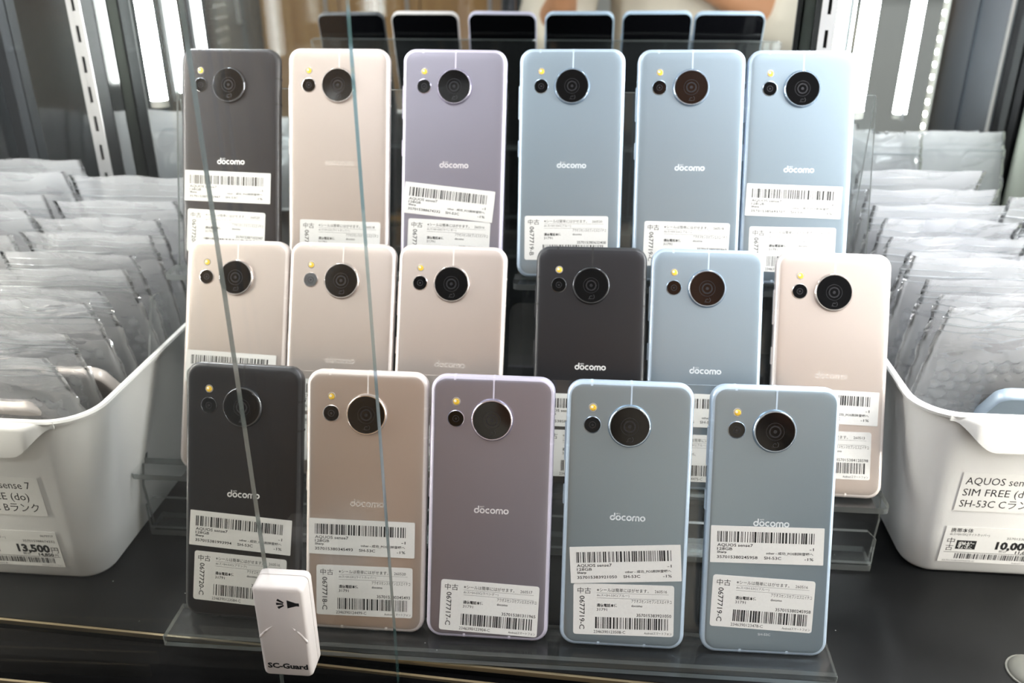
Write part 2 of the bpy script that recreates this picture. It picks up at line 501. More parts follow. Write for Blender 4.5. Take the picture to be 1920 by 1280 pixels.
def led_strip(x, y, face, label, chips=36):
    t = thing('led_strip', label, 'LED strip', (x, y, 20), group='diode strips on the front posts')
    m = MB(); m.box((-1.2 if face > 0 else 0, -9, 0), (0 if face > 0 else 1.2, 9, 15.0 * chips)); m.build('strip_base', MAT['led_base'], t)
    mb = MB()
    pr = rrect(4.6, 4.6, 1.2, 2)
    mb.prism(pr, lambda p, q: (q, p[0], p[1]), 0.02 * face, 0.9 * face)
    me = mb.mesh('led_chip', [MAT['led_chip']])
    for k in range(chips):
        c = link('led_chip', me, t); c.location = (0, 0, (7.5 + 15 * k) * MM)
    return t
led_strip(425, 8, -1, 'row of small warm white diodes on the right front post')
led_strip(-503, 8, 1, 'row of small white diodes on the left front post')

# ------------------------------------------------------------------ acrylic display stands
def slab(mb, pts, t, x0, x1, cham=None):
    """sheet of thickness t following the YZ polyline pts (front surface), from x0 to x1; edge faces get slot 1"""
    n = len(pts)
    P = [Vector((0, p[0], p[1])) for p in pts]
    offs = []
    for i in range(n):
        d1 = (P[i] - P[i - 1]).normalized() if i > 0 else (P[1] - P[0]).normalized()
        d2 = (P[i + 1] - P[i]).normalized() if i < n - 1 else d1
        n1 = Vector((0, d1.z, -d1.y)); n2 = Vector((0, d2.z, -d2.y))
        b = (n1 + n2).normalized(); k = max(0.35, b.dot(n1))
        offs.append(P[i] + b * (t / k))
    for i in range(n - 1):
        q = [P[i], P[i + 1], offs[i + 1], offs[i]]
        v = [(x0, a.y, a.z) for a in q] + [(x1, a.y, a.z) for a in q]
        faces = [(0, 1, 5, 4), (2, 3, 7, 6)]
        mb.add(v, faces, 0)
        o = len(mb.v) - 8
        ed = [(0, 3, 2, 1), (4, 5, 6, 7)]
        if i == 0: ed.append((3, 0, 4, 7))
        if i == n - 2: ed.append((1, 2, 6, 5))
        for f in ed:
            mb.f.append(tuple(o + k for k in f)); mb.m.append(1)

AC = [MAT['acrylic'], MAT['acrylic_edge']]
def rise(y0, z0, deg, L):
    return (y0 + L * math.sin(math.radians(deg)), z0 + L * math.cos(math.radians(deg)))

def plate(name, parent, x0, x1, y0, z0, deg, L, t, r0=6, cham=0):
    """leaning sheet with rounded upper corners"""
    w_ = x1 - x0
    pts = [(x0, 0), (x1, 0)]
    for sx, a0 in ((1, 0), (-1, 90)):
        for k in range(6):
            a = math.radians(a0 + 90 * k / 5)
            cx = (x1 - r0) if sx > 0 else (x0 + r0)
            pts.append((cx + r0 * math.cos(a), L - r0 + r0 * math.sin(a)))
    s_, c_ = math.sin(math.radians(deg)), math.cos(math.radians(deg))
    m = MB(); m.prism(pts, lambda p, q: (p[0], y0 + p[1] * s_ + q * c_, z0 + p[1] * c_ - q * s_), 0.0, t, 0, 1)
    return m.build(name, AC, parent)

def ledge(name, parent, x0, x1, y0, y1, ztop, t, r=4):
    m = MB()
    pts = [(x1, y1), (x0, y1)]
    for k in range(5):
        a = math.radians(180 + 90 * k / 4); pts.append((x0 + r + r * math.cos(a), y0 + r + r * math.sin(a)))
    for k in range(5):
        a = math.radians(270 + 90 * k / 4); pts.append((x1 - r + r * math.cos(a), y0 + r + r * math.sin(a)))
    m.prism(pts, lambda p, q: (p[0], p[1], q), ztop - t, ztop, 0, 1)
    return m.build(name, AC, parent)

def tier_stand(x0, x1, label):
    t = thing('acrylic_stand', label, 'display stand', (0, 0, 0), group='two-tier clear stands')
    # upper tier
    plate('upper_plate', t, x0 + 2, x1 - 2, 188.2, 150, 18.8, 128, 3, 3)
    ledge('upper_ledge', t, x0, x1, 168.5, 188.5, 153.2, 4)
    ty, tz = rise(190, 150, 18.8, 128)
    m = MB(); slab(m, [(ty + 3, tz - 1), (ty + 12, ZD)], 3, x0 + 2, x1 - 2); m.build('rear_leg', AC, t)
    # lower tier
    plate('lower_plate', t, x0, x1, 99.2, 44, 24.3, 115, 3, 7)
    ledge('lower_ledge', t, x0 - 1, x1 + 1, 79.5, 99.5, 46.9, 4)
    m = MB(); slab(m, [(98, 44), (93, 30), (97, ZD)], 3, x0, x1); m.build('front_leg', AC, t)
    ledge('foot', t, x0, x1, 88, 108, ZD + 4.5, 4.4, 1)
    # low chamfered brace in front of the leg
    m = MB(); c = 6
    m.prism([(x0, ZD + 5), (x1, ZD + 5), (x1, 16), (x1 - c, 22), (x0 + c, 22), (x0, 16)], lambda p, q: (p[0], 89 + q + (p[1]) * 0.0, p[1]), 0, 2.5, 0, 1)
    m.build('brace', AC, t)
    return t
tier_stand(-291, -52.5, 'clear acrylic two-tier stand carrying the left half of the phones')
tier_stand(-46.5, 193, 'clear acrylic two-tier stand carrying the right half of the phones')
t = thing('acrylic_stand', 'long low clear acrylic stand under the front row of phones', 'display stand')
plate('back_plate', t, -232, 145, 14.4, -3, 19.8, 147, 3, 4)
m = MB(); slab(m, [(-13.0, ZD + 0.3), (-13.0, -0.75)], 3, -235, 146.5)
m.build('front_lip', AC, t)
ledge('ledge', t, -235, 146.5, -13.0, 14.6, -0.75, 3.5, 1.5)

# ------------------------------------------------------------------ phones
PH = {
'F1':([-194.78, 3.61, -0.41],[0.9994, -0.0345, -0.00135],[0.01285, 0.33525, 0.94204]),
'F2':([-119.59, -0.15, 0.01],[0.99998, 0.00558, -0.00361],[0.00151, 0.33851, 0.94096]),
'F3':([-47.76, -1.9, 0.62],[0.99998, 0.00526, -0.00356],[0.00154, 0.34417, 0.93891]),
'F4':([29.01, -1.46, 0.1],[1.0, 0.00143, -0.00134],[0.00078, 0.33714, 0.94145]),
'F5':([108.45, -0.1, -0.32],[0.99987, 0.0151, -0.00478],[-0.00065, 0.34061, 0.9402]),
'M1':([-227.32, 87.15, 47.64],[0.99911, -0.04069, 0.01128],[0.00673, 0.41719, 0.90879]),
'M2':([-156.33, 85.67, 47.99],[0.99997, -0.00483, -0.00631],[0.00774, 0.41336, 0.91054]),
'M3':([-84.51, 85.41, 47.93],[0.99995, -0.00516, -0.00902],[0.01034, 0.41122, 0.91148]),
'M4':([6.71, 86.78, 49.06],[0.99999, 0.00238, 0.00458],[-0.00515, 0.41061, 0.9118]),
'M5':([78.4, 86.51, 49.22],[0.99999, -0.00434, 0.00048],[0.00133, 0.40821, 0.91289]),
'M6':([154.97, 86.41, 49.02],[0.99995, -0.00108, -0.00998],[0.00955, 0.40757, 0.91312]),
'T1':([-246.23, 177.09, 154.04],[0.99966, -0.02524, 0.00583],[0.00274, 0.32683, 0.94508]),
'T2':([-168.8, 176.24, 154.68],[1.0, 0.00118, 0.00121],[-0.00153, 0.32293, 0.94642]),
'T3':([-90.04, 175.29, 154.69],[0.99997, 0.00498, -0.00671],[0.00475, 0.32158, 0.94687]),
'T4':([-9.64, 177.67, 155.52],[0.99996, 0.00668, 0.00665],[-0.00846, 0.32612, 0.94529]),
'T5':([68.61, 175.22, 155.66],[0.99995, 0.00441, 0.00898],[-0.00991, 0.31774, 0.94813]),
'T6':([139.37, 176.3, 155.45],[0.99993, 0.01205, 0.0004],[-0.00421, 0.31861, 0.94788]),
}
W, H, T, RC = 70.0, 152.0, 8.0, 8.6
LZ = 127.3          # camera height on the back

def phone_body(k):
    mb = MB()
    prof = [(7.0, 0.0), (5.0, 0.03), (3.4, 0.1), (2.2, 0.22), (1.3, 0.5), (0.5, 1.15), (0.0, 2.2), (0.0, 6.2), (0.35, 7.2), (0.9, 7.8), (1.4, 8.0)]
    loops = [[(x, y, z + H / 2) for x, z in rrect(W - 2 * i, H - 2 * i, max(2.5, RC - i * 0.8), 8)] for i, y in prof]
    n = len(loops[0])
    mb.loft(loops[:4], True, False, False, 0)
    mb.loft(loops[3:], True, False, True, 1)
    back = [p for p in loops[0]]
    mb.add(back, [tuple(range(n))], 0)
    me = mb.mesh('phone_body', [MAT['back_' + k], MAT['rim_' + k]], True)
    bm = bmesh.new(); bm.from_mesh(me); bmesh.ops.remove_doubles(bm, verts=bm.verts, dist=1e-6); bm.to_mesh(me); bm.free()
    me.set_sharp_from_angle(angle=math.radians(35))
    return me

def ring_pts(cx, cz, r0, r1, y, mb, a0=0.0, a1=360.0, n=24, mi=0):
    full = abs(a1 - a0) >= 360
    v = []
    for i in range(n + 1):
        a = math.radians(a0 + (a1 - a0) * i / n)
        v += [(cx + r0 * math.cos(a), y, cz + r0 * math.sin(a)), (cx + r1 * math.cos(a), y, cz + r1 * math.sin(a))]
    mb.add(v, [(2 * i, 2 * i + 1, 2 * i + 3, 2 * i + 2) for i in range(n)], mi)

def logo_mesh(mat):
    mb = MB(); y = -0.05; R = 1.5; S = 0.74; x = -9.0; zb = 75.6 - 2.0
    zc = zb + R
    def o_(x): ring_pts(x + R, zc, R - S, R, y, mb)
    o_(x); rect(mb, x + 2 * R - S, zc, x + 2 * R, zb + 4.35, y); x += 2 * R + 0.22          # d
    o_(x); text(mb, 'NTT', x + R, zb + 3.35, 1.15, 2.3, 'c', 0.02, y); x += 2 * R + 0.22     # o
    ring_pts(x + R, zc, R - S, R, y, mb, 50, 310); x += 2 * R - 0.25                          # c
    o_(x); x += 2 * R + 0.22
    rect(mb, x, zb, x + S, zc, y)                                                             # m
    r2 = 1.22
    ring_pts(x + r2, zc + 0.25, r2 - S, r2, y, mb, 0, 180, 14); rect(mb, x, zc - 0.1, x + S, zc + 0.3, y)
    rect(mb, x + 2 * r2 - S, zb, x + 2 * r2, zc + 0.3, y)
    x2 = x + 2 * r2 - S
    ring_pts(x2 + r2, zc + 0.25, r2 - S, r2, y, mb, 0, 180, 14); rect(mb, x2 + 2 * r2 - S, zb, x2 + 2 * r2, zc + 0.3, y)
    x = x2 + 2 * r2 + 0.22
    o_(x)
    mb.flat = True
    return mb.mesh('logo', [mat])

def make_phone_parts(k):
    d = {'body': phone_body(k)}
    mb = MB(); mb.prism([(p[0], p[1] + H / 2) for p in rrect(W - 2.6, H - 2.6, 7.2, 8)], lambda p, y: (p[0], y, p[1]), 7.6, 8.15)
    d['screen'] = mb.mesh('screen', [MAT['screen']])
    mb = MB(); mb.lathe([(12.1, 0.0), (11.9, -0.9), (11.6, -1.6), (11.2, -1.95), (10.75, -1.95), (10.6, -1.75), (10.6, -1.2)], 0, LZ, 48, cap=False)
    d['ring'] = mb.mesh('camera_ring', [MAT['ring_' + k]], True, 40)
    mb = MB(); mb.lathe([(10.6, -1.2), (10.6, -1.78), (10.45, -1.9)], 0, LZ, 40); d['glass'] = mb.mesh('lens_glass', [MAT['lens_glass']])
    mb = MB(); ring_pts(0, LZ, 2.6, 3.4, -1.94, mb, n=28); ring_pts(0, LZ, 4.7, 5.0, -1.94, mb, n=28); ring_pts(0, LZ, 0.0, 1.0, -1.95, mb, n=16)
    mb.flat = True
    d['inner'] = mb.mesh('inner_lens', [MAT['lens_inner']])
    mb = MB(); ring_pts(0.2, LZ - 7.6, 0.9, 1.15, -1.94, mb, 40, 300, 10); ring_pts(0.6, LZ - 7.2, 1.5, 1.75, -1.94, mb, -60, 60, 8); rect(mb, -1.7, LZ - 8.6, 1.2, LZ - 8.4, -1.94)
    mb.flat = True
    d['mark'] = mb.mesh('contactless_mark', [MAT['lens_mark']])
    mb = MB(); mb.lathe([(4.95, 0.0), (4.85, -0.35), (4.5, -0.45), (4.4, -0.3)], -20.5, LZ, 32, cap=False); d['ring2'] = mb.mesh('second_camera_ring', [MAT['ring_' + k]], True, 40)
    mb = MB(); mb.lathe([(4.45, -0.2), (4.45, -0.34), (4.35, -0.4)], -20.5, LZ, 32); d['glass2'] = mb.mesh('lens_glass', [MAT['lens_glass']])
    mb = MB(); ring_pts(-20.5, LZ, 1.5, 2.0, -0.44, mb, n=24); ring_pts(-20.5, LZ, 0.0, 0.7, -0.44, mb, n=12); mb.flat = True
    d['inner2'] = mb.mesh('inner_lens', [MAT['lens_inner']])
    mb = MB(); mb.lathe([(2.4, 0.0), (2.3, -0.2), (1.9, -0.22)], -20.5, 137, 24); d['flash'] = mb.mesh('flash_lamp', [MAT['flash_rim']], True, 40)
    mb = MB(); mb.lathe([(1.75, -0.2), (1.6, -0.34), (0.9, -0.4)], -20.4, 136.9, 20); d['flash_led'] = mb.mesh('flash_diode', [MAT['flash_led']], True, 40)
    mb = MB(); mb.lathe([(0.75, -0.38), (0.7, -0.46)], -21.0, 137.3, 12); d['flash_dot'] = mb.mesh('flash_lens', [MAT['flash_dot']])
    mb = MB(); rect(mb, 0.05, LZ + 11.9, 0.95, H - 2.2, -0.05); mb.flat = True
    d['line'] = mb.mesh('antenna_line', [MAT['line_' + k]])
    d['notch'] = []
    pr = [(2.9, 0.08), (2.15, 0.16), (1.25, 0.44), (0.44, 1.1), (-0.06, 2.2), (-0.06, 7.0)]
    for u, e, sg in ((0.5, H, -1), (-21.5, H, -1), (13, 0.0, 1), (-13, 0.0, 1)):
        mb = MB(); mb.loft([[(u - 0.65, y, e + sg * i), (u + 0.65, y, e + sg * i)] for i, y in pr], False, False, False)
        d['notch'].append(mb.mesh('antenna_notch', [MAT['line_' + k]]))
    for z in (132.0, 115.0):
        for sx in (1, -1):
            mb = MB(); mb.loft([[(sx * (W / 2 - i), y, z - 0.6), (sx * (W / 2 - i), y, z + 0.6)] for i, y in pr[1:]], False, False, False)
            d['notch'].append(mb.mesh('antenna_notch', [MAT['line_' + k]]))
    for nm, z0, z1 in (('volume_button', 106, 128), ('power_button', 81, 92)):
        mb = MB(); mb.loft([[(-W / 2 - q, 3.0 + e, z0 + e), (-W / 2 - q, 5.4 - e, z0 + e), (-W / 2 - q, 5.4 - e, z1 - e), (-W / 2 - q, 3.0 + e, z1 - e)] for q, e in ((-0.4, 0), (0.45, 0), (0.7, 0.35))])
        d[nm] = mb.mesh(nm, [MAT['rim_' + k]])
    d['logo'] = logo_mesh(MAT['logo_' + k])
    return d
PARTS = {k: make_phone_parts(k) for k in ('black', 'copper', 'lavender', 'blue')}

def place(o, org, u, v):
    u = Vector(u).normalized(); v = Vector(v); v = (v - u * v.dot(u)).normalized()
    y = v.cross(u)
    Mx = Matrix.Identity(4)
    for i in range(3):
        Mx[i][0] = u[i]; Mx[i][1] = y[i]; Mx[i][2] = v[i]; Mx[i][3] = org[i] * MM
    o.matrix_world = Mx

def make_phone(k, label, group, org, u, v):
    t = tag(link('smartphone', None), label, 'smartphone', group)
    t.empty_display_size = 0.01
    place(t, org, u, v)
    P = PARTS[k]
    link('back_cover', P['body'], t)
    link('screen', P['screen'], t)
    a = link('main_camera', P['ring'], t)
    link('lens_glass', P['glass'], a); link('inner_lens', P['inner'], a); link('contactless_mark', P['mark'], a)
    a = link('second_camera', P['ring2'], t)
    link('lens_glass', P['glass2'], a); link('inner_lens', P['inner2'], a)
    a = link('flash_lamp', P['flash'], t); link('flash_diode', P['flash_led'], a); link('flash_lens', P['flash_dot'], a)
    link('antenna_line', P['line'], t); [link('antenna_notch', q, t) for q in P['notch']]
    link('volume_button', P['volume_button'], t); link('power_button', P['power_button'], t)
    link('brand_logo', P['logo'], t)
    return t

WA, HA = 62.0, 21.0
WB, HB = 56.4, 29.7
ME_A = sheet(WA, HA, 0.4, n=2)
ME_B = sheet(WB, HB, 1.5)
ME_A.name = 'upper_sticker'; ME_B.name = 'lower_sticker'

def stick(ph, me, name, u, v, ang, lift, lab):
    s_ = link(name, me, ph)
    s_.location = (u * MM, -(0.02 + lift) * MM, v * MM)
    s_.rotation_euler = (0, -math.radians(ang), 0)
    s_['label'] = lab
    return s_

SHARED = {}
def label_a(ph, imei, u, v, ang, lift=0.16, seed=1):
    s_ = stick(ph, ME_A, 'barcode_sticker', u, v, ang, lift, 'white rectangular barcode sticker')
    mb = MB(); barcode(mb, 3.6, 56.6, -9.2, -3.1, 7000 + seed, 44); mb.flat = True
    mb.build('barcode', MAT['ink'], s_)
    mb = MB()
    text(mb, 'AQUOS sense7', 3.7, -11.7, 2.35, 19.6, bold=0.012)
    text(mb, '128GB', 3.7, -13.85, 2.2, 8.4, bold=0.012)
    text(mb, 'Sharp', 3.7, -15.5, 1.6, 5.3, bold=0.03)
    text(mb, imei, 3.7, -18.5, 2.3, 22.3, bold=0.012)
    text(mb, 'SH-53C', 29.6, -18.5, 2.3, 9.4, bold=0.012)
    text(mb, 'other - 成功_POS削除登録へ', 30.6, -15.6, 1.75, 25.8, bold=0.012)
    text(mb, '-1', 56.6, -12.9, 2.2, 2.3, 'r', bold=0.012)
    text(mb, '-1%', 56.6, -18.6, 2.2, 4.9, 'r', bold=0.012)
    mb.flat = True
    mb.build('printed_text', MAT['ink'], s_)

def label_b(ph, date, colour, code, imei, serial, u, v, ang, lift=0.0, seed=1):
    s_ = stick(ph, ME_B, 'price_sticker', u, v, ang, lift, 'white rounded stock sticker')
    mb = MB(); barcode(mb, 12.4, 53.2, -26.0, -19.3, 9000 + seed, 38); mb.flat = True
    mb.build('barcode', MAT['ink'], s_)
    mb = MB()
    text(mb, '中古', 2.3, -5.6, 3.9, 7.6, bold=0.0)
    text(mb, code, 3.5, -7.2, 4.1, 19.5, rot=-PI / 2, bold=0.008)
    text(mb, '※シールは簡単にはがせます。', 13.2, -4.4, 2.35, 29.0)
    text(mb, date, 45.6, -4.4, 2.3, 6.8)
    text(mb, '通信電話本体', 13.2, -13.2, 2.05, 11.6, bold=0.02)
    text(mb, '31791', 13.2, -15.7, 2.3, 5.8)
    text(mb, 'アクオスセンスセブンエスエイチコ', 32.6, -10.4, 2.3, 22.4)
    text(mb, 'docomo', 32.6, -12.9, 1.9, 6.2, bold=0.012)
    text(mb, imei, 55.0, -18.5, 2.5, 19.4, 'r', bold=0.008)
    text(mb, serial, 11.6, -28.7, 2.4, 17.8)
    text(mb, 'Androidスマートフォン', 55.4, -28.6, 1.8, 15.4, 'r')
    mb.flat = True
    mb.build('printed_text', MAT['ink'], s_)
    mb = MB()
    text(mb, 'doス>SH-53C(%s)' % colour, 13.2, -7.2, 1.7, 15.5 + 0.9 * len(colour))
    rect(mb, 13.2, -5.35, 53.4, -5.22); rect(mb, 13.2, -8.3, 53.4, -8.17)
    mb.flat = True
    mb.build('fine_print', MAT['ink_soft'], s_)

COLN = {'black': 'ブラック', 'copper': 'ライトカッパー', 'lavender': 'ラベンダー', 'blue': 'ブルー'}
CODE = {'black': '0677720', 'copper': '0677718', 'lavender': '0677717', 'blue': '0677719'}
GT, GM, GF = 'phones on the top tier', 'phones on the middle tier', 'phones in the front row'
# name, colour, label, A sticker (imei,u,v,ang), B sticker (date,grade,imei,serial,u,v,ang)
SPEC = [
('T1', 'black', 'black phone on the top tier, first from the left', ('357015387102947', -32.3, 69.3, -1.3), ('260520', '-B', '357015387102947', '2346390123412-B', -30.6, 42.7, -2.0)),
('T2', 'copper', 'pale copper phone on the top tier, between the black one and the lavender one', None, ('260518', '-B', '357015382204471', '2346390124482-B', -26.7, 36.8, -1.2)),
('T3', 'lavender', 'lavender phone on the top tier with a crooked barcode sticker', ('357015388674332', -32.1, 63.9, -5.1), ('260516', '-B', '357015388674332', '2346390123911-B', -29.6, 39.2, -1.5)),
('T4', 'blue', 'blue phone on the top tier, right next to the lavender one', None, ('260520', '-B', '357015385632408', '2346390123515-B', -30.0, 41.4, 0.5)),
('T5', 'blue', 'middle one of the three blue phones on the top tier', None, ('260518', '-C', '357015380095960', '2346390123461-C', -27.6, 40.4, -1.0)),
('T6', 'blue', 'pale blue phone at the right end of the top tier', ('357015385693707', -32.3, 66.2, -1.3), ('260520', '-C', '357015385693707', '2346390123530-C', -29.3, 38.0, 0.0)),
('M1', 'copper', 'pale copper phone on the middle tier, first from the left', ('357015386120031', -32.4, 78.8, -1.5), ('260516', '-B', '357015386120031', '2346390124437-B', -29, 52, -1)),
('M2', 'copper', 'pale copper phone on the middle tier, second from the left', ('357015387015570', -32.0, 63.0, -0.6), ('260516', '-B', '357015387015570', '2346390124468-B', -28.2, 39.4, 0.4)),
('M3', 'copper', 'pale copper phone on the middle tier, third from the left', None, ('260518', '-B', '357015387015612', '2346390124451-B', -28.5, 36.0, -0.5)),
('M4', 'black', 'black phone in the middle tier, beside the blue one', ('357015385838581', -32.0, 58.3, -0.4), ('260516', '-B', '357015385838581', '2346390123577-B', -28.6, 35.0, 0.2)),
('M5', 'blue', 'blue phone in the middle tier between a black one and a pale one', ('357015384204475', -31.0, 61.0, 0.0), ('260520', '-C', '357015384204475', '2346390124475-C', -28.0, 35.2, 0.0)),
('M6', 'copper', 'pale pinkish phone at the right end of the middle tier', ('357015384128598', -31.4, 67.4, -0.9), ('260513', '-C', '357015384128598', '2346390124406-C', -29.4, 41.0, 0.4)),
('F1', 'black', 'black phone at the left end of the front row', ('357015381993994', -31.2, 64.6, -2.2), ('260516', '-C', '357015381993994', '2346390123584-C', -28.6, 40.1, -1.7)),
('F2', 'copper', 'copper phone in the front row beside the white alarm tag', ('357015380345493', -33.0, 65.8, 0.0), ('260520', '-C', '357015380345493', '2346390124499-C', -28.4, 38.3, 0.6)),
('F3', 'lavender', 'lavender phone in the front row with a single sticker', None, ('260517', '-C', '357015381311965', '2346390123904-C', -26.7, 34.3, -1.7)),
('F4', 'blue', 'blue phone in the front row next to the lavender one, upper sticker tilted', ('357015383921050', -31.0, 57.1, 4.2), ('260516', '-C', '357015383921050', '2346390123508-C', -28.0, 36.3, 1.4)),
('F5', 'blue', 'blue phone at the right end of the front row', ('357015380245958', -32.1, 73.2, 0.8), ('260516', '-C', '357015380245958', '2346390123478-C', -29.6, 45.2, -1.6)),
]
for i, (n, k, lab, A, B) in enumerate(SPEC):
    t = make_phone(k, lab, {'T': GT, 'M': GM, 'F': GF}[n[0]], *PH[n])
    if B: label_b(t, B[0], COLN[k], CODE[k] + B[1], B[2], B[3], B[4], B[5], B[6], 0.0, i)
    if A: label_a(t, A[0], A[1], A[2], A[3], 0.30, i)
    if n in ('F5', 'F1'):
        mb = MB(); text(mb, 'SH-53C', 0, 11.2, 1.9, 6.9, 'c', 0.008, -0.05); mb.flat = True
        mb.build('model_print', MAT['logo_' + k], t)

# ------------------------------------------------------------------ glass doors and alarm tag
def pane(x0, x1, y, t_, z0, z1, label, edge='glass_edge'):
    o = thing('glass_door', label, 'glass door', (x0, y, z0), group='sliding glass doors')
    m = MB(); w_ = x1 - x0
    m.prism([(0, 0), (w_, 0), (w_, z1 - z0), (0, z1 - z0)], lambda p, q: (p[0], q, p[1]), 0, t_)
    # all but the two big faces carry the green cut edge
    m.m = [0, 0] + [1] * 4
    m.build('pane', [MAT['glass'], MAT[edge]], o)
    return o
pane(XL - 60, -95.6, -25, 6.0, ZD - 16, 640, 'clear sliding glass door with green edge in front of the copper phones')
pane(XL - 60, -157.8, -37, 5.0, ZD - 16, 640, 'nearer clear glass door whose edge carries the alarm tag', 'glass_edge_grey')

g = thing('alarm_tag', 'white plastic alarm tag hanging on the edge of the glass door', 'alarm tag', (-146.6, -41.0, 13.5))
# rounded slab with a recess fan in its lower half
m = MB()
GW, GH, GD = 26.5, 59.0, 9.5
loops = []
for i, y in ((1.6, -GD), (0.7, -GD + 0.5), (0.0, -GD + 1.6), (0.0, 0.0)):
    loops.append([(x, y, z + GH / 2) for x, z in rrect(GW - 2 * i, GH - 2 * i, 3.2 - i, 4)])
m.loft(loops)
m.build('front_shell', MAT['guard'], g, True, 35)
m = MB()
loops = [[(x, y, z + GH / 2) for x, z in rrect(GW - 2 * i, GH - 2 * i, 3.2, 4)] for i, y in ((0.5, 0.0), (0.5, 0.5), (0, 0.6), (0, 4.6), (0.8, 5.4))]
m.loft(loops); m.build('rear_shell', MAT['guard'], g, True, 35)
def groove(x0, z0, x1, z1, x2, z2):
    pts = []
    for k in range(9):
        s_ = k / 8.0
        x = (1 - s_) ** 2 * x0 + 2 * s_ * (1 - s_) * x1 + s_ * s_ * x2
        z = (1 - s_) ** 2 * z0 + 2 * s_ * (1 - s_) * z1 + s_ * s_ * z2
        pts.append((x, -GD + 0.25, z))
    m = MB(); m.tube(pts, [0.15, 0.35, 0.55, 0.65, 0.7, 0.7, 0.7, 0.7, 0.65], 8)
    return m.build('moulded_ridge', MAT['guard'], g, True)
groove(-4, 34.5, -10.2, 30, -12.3, 26)
groove(4, 34.5, 10.2, 30, 12.3, 24)
m = MB()
yy = -GD - 0.06
text(m, 'SC-Guard', 0.3, 5.8, 4.6, 21.5, 'c', 0.045, yy)
m.flat = True; m.build('printed_text', MAT['ink'], g); m = MB()
m.add([(x - 0.6, yy, z - 5.2) for x, z in ((5.0, 51.4), (5.0, 56.6), (9.6, 55.0), (11.2, 55.0), (11.2, 53.0), (9.6, 53.0))], [(0, 5, 4, 3, 2, 1)])
for a in (-30, 0, 30):
    ca, sa = math.cos(math.radians(180 + a)), math.sin(math.radians(180 + a))
    x0, z0, x1, z1 = 4.0 + 1.6 * ca, 48.8 + 1.6 * sa, 4.0 + 5.2 * ca, 48.8 + 5.2 * sa
    nx, nz = -sa * 0.4, ca * 0.4
    m.add([(x0 + nx, yy, z0 + nz), (x0 - nx, yy, z0 - nz), (x1 - nx * 1.9, yy, z1 - nz * 1.9), (x1 + nx * 1.9, yy, z1 + nz * 1.9)], [(0, 1, 2, 3)])
m.flat = True
m.build('alarm_icon', MAT['ink'], g)['kind'] = 'stuff'

kb = thing('rubber_knob', 'small grey rubber knob on the deck at the lower right corner', 'knob', (258, 6, ZD))
m = MB(); n = 28
m.loft([[(r * math.cos(2 * PI * k / n), r * math.sin(2 * PI * k / n), z) for k in range(n)] for r, z in ((12.5, 0), (12.5, 1.2), (11.6, 2.6), (9, 4.2), (5, 5.2), (0.4, 5.6))])
m.build('dome', MAT['rubber'], kb, True, 60)
m = MB(); m.loft([[(r * math.cos(2 * PI * k / n), r * math.sin(2 * PI * k / n), z) for k in range(n)] for r, z in ((13.6, 0), (13.6, 0.9), (12.4, 1.0))])
m.build('flange', MAT['rubber'], kb, True, 40)

# ------------------------------------------------------------------ bins
def make_bin(label, x0, x1, y0, y1, dx, dy, ztop, hx0, hx1):
    """x0..x1, y0..y1: rim; the foot is drawn in by dx, dy"""
    cx, cy = (x0 + x1) / 2, (y0 + y1) / 2
    b = thing('storage_bin', label, 'bin', (cx, cy, ZD), group='white bins of bagged phones')
    w_, d_ = x1 - x0, y1 - y0
    hh = ztop - ZD
    def loop(s_, inset, z, r):
        ww = w_ - 2 * inset - 2 * dx * (1 - s_); dd = d_ - 2 * inset - 2 * dy * (1 - s_)
        return [(x, y, z) for x, y in rrect(ww, dd, r, 8)]
    L = [loop(0, 6, 0.0, 14), loop(0, 2, 1.0, 16), loop(0.02, 0, 4, 18)]
    for s_ in (0.25, 0.5, 0.75, 0.95): L.append(loop(s_, 0, hh * s_, 18 + 8 * s_))
    L += [loop(1, 0, hh - 3.4, 26), loop(1, -2.4, hh - 3.0, 28), loop(1, -2.8, hh - 1.2, 28), loop(1, -2.0, hh, 28), loop(1, 1.0, hh, 25), loop(1, 2.0, hh - 1.2, 24)]
    for s_ in (0.75, 0.5, 0.25, 0.04): L.append(loop(s_, 2.4, max(4, hh * s_), 16 + 8 * s_))
    m = MB(); m.loft(L, True, True, True)
    m.build('body', MAT['bin'], b, True, 40)
    # pull lip hanging from the front rim
    pts = []
    n = 10
    def sm(t): return t * t * (3 - 2 * t)
    zt, zl, ramp = hh - 1.0, hh - 21.5, 27.0
    xs = [hx0 + ramp * k / n for k in range(n + 1)] + [hx1 - ramp + ramp * k / n for k in range(n + 1)]
    low = [zt - 3 - (zt - 3 - zl) * sm(k / n) for k in range(n + 1)] + [zl + (zt - 3 - zl) * sm(k / n) for k in range(n + 1)]
    yf = y0 - cy
    m = MB()
    loops = []
    for x, z in zip(xs, low):
        x -= cx
        q = sm(min(1.0, (zt - 3 - z) / (zt - 3 - zl) * 1.5))     # how far the lip stands proud
        loops.append([(x, yf - 1.0, zt + 0.7), (x, yf - 1.5 - 4.5 * q, zt - 0.6), (x, yf - 1.5 - 6.0 * q, zt - 3), (x, yf - 1.5 - 6.0 * q, min(z, zt - 3.4)), (x, yf - 1.0 - 4.4 * q, min(z, zt - 3.4)), (x, yf - 1.0 - 4.0 * q, zt - 3), (x, yf - 0.5, zt - 2.4)])
    m.loft(loops); m.build('pull_lip', MAT['bin'], b, True, 50)
    return b, cx, cy

def paper(b, name, w_, h_, r, x, y, z, tilt, rz=0.0):
    me = sheet(w_, h_, r); me.name = name; me.materials[0] = MAT['paper']
    s_ = link(name, me, b)
    s_.location = (x * MM, y * MM, z * MM)
    s_.rotation_euler = (tilt, rz, 0)
    return s_

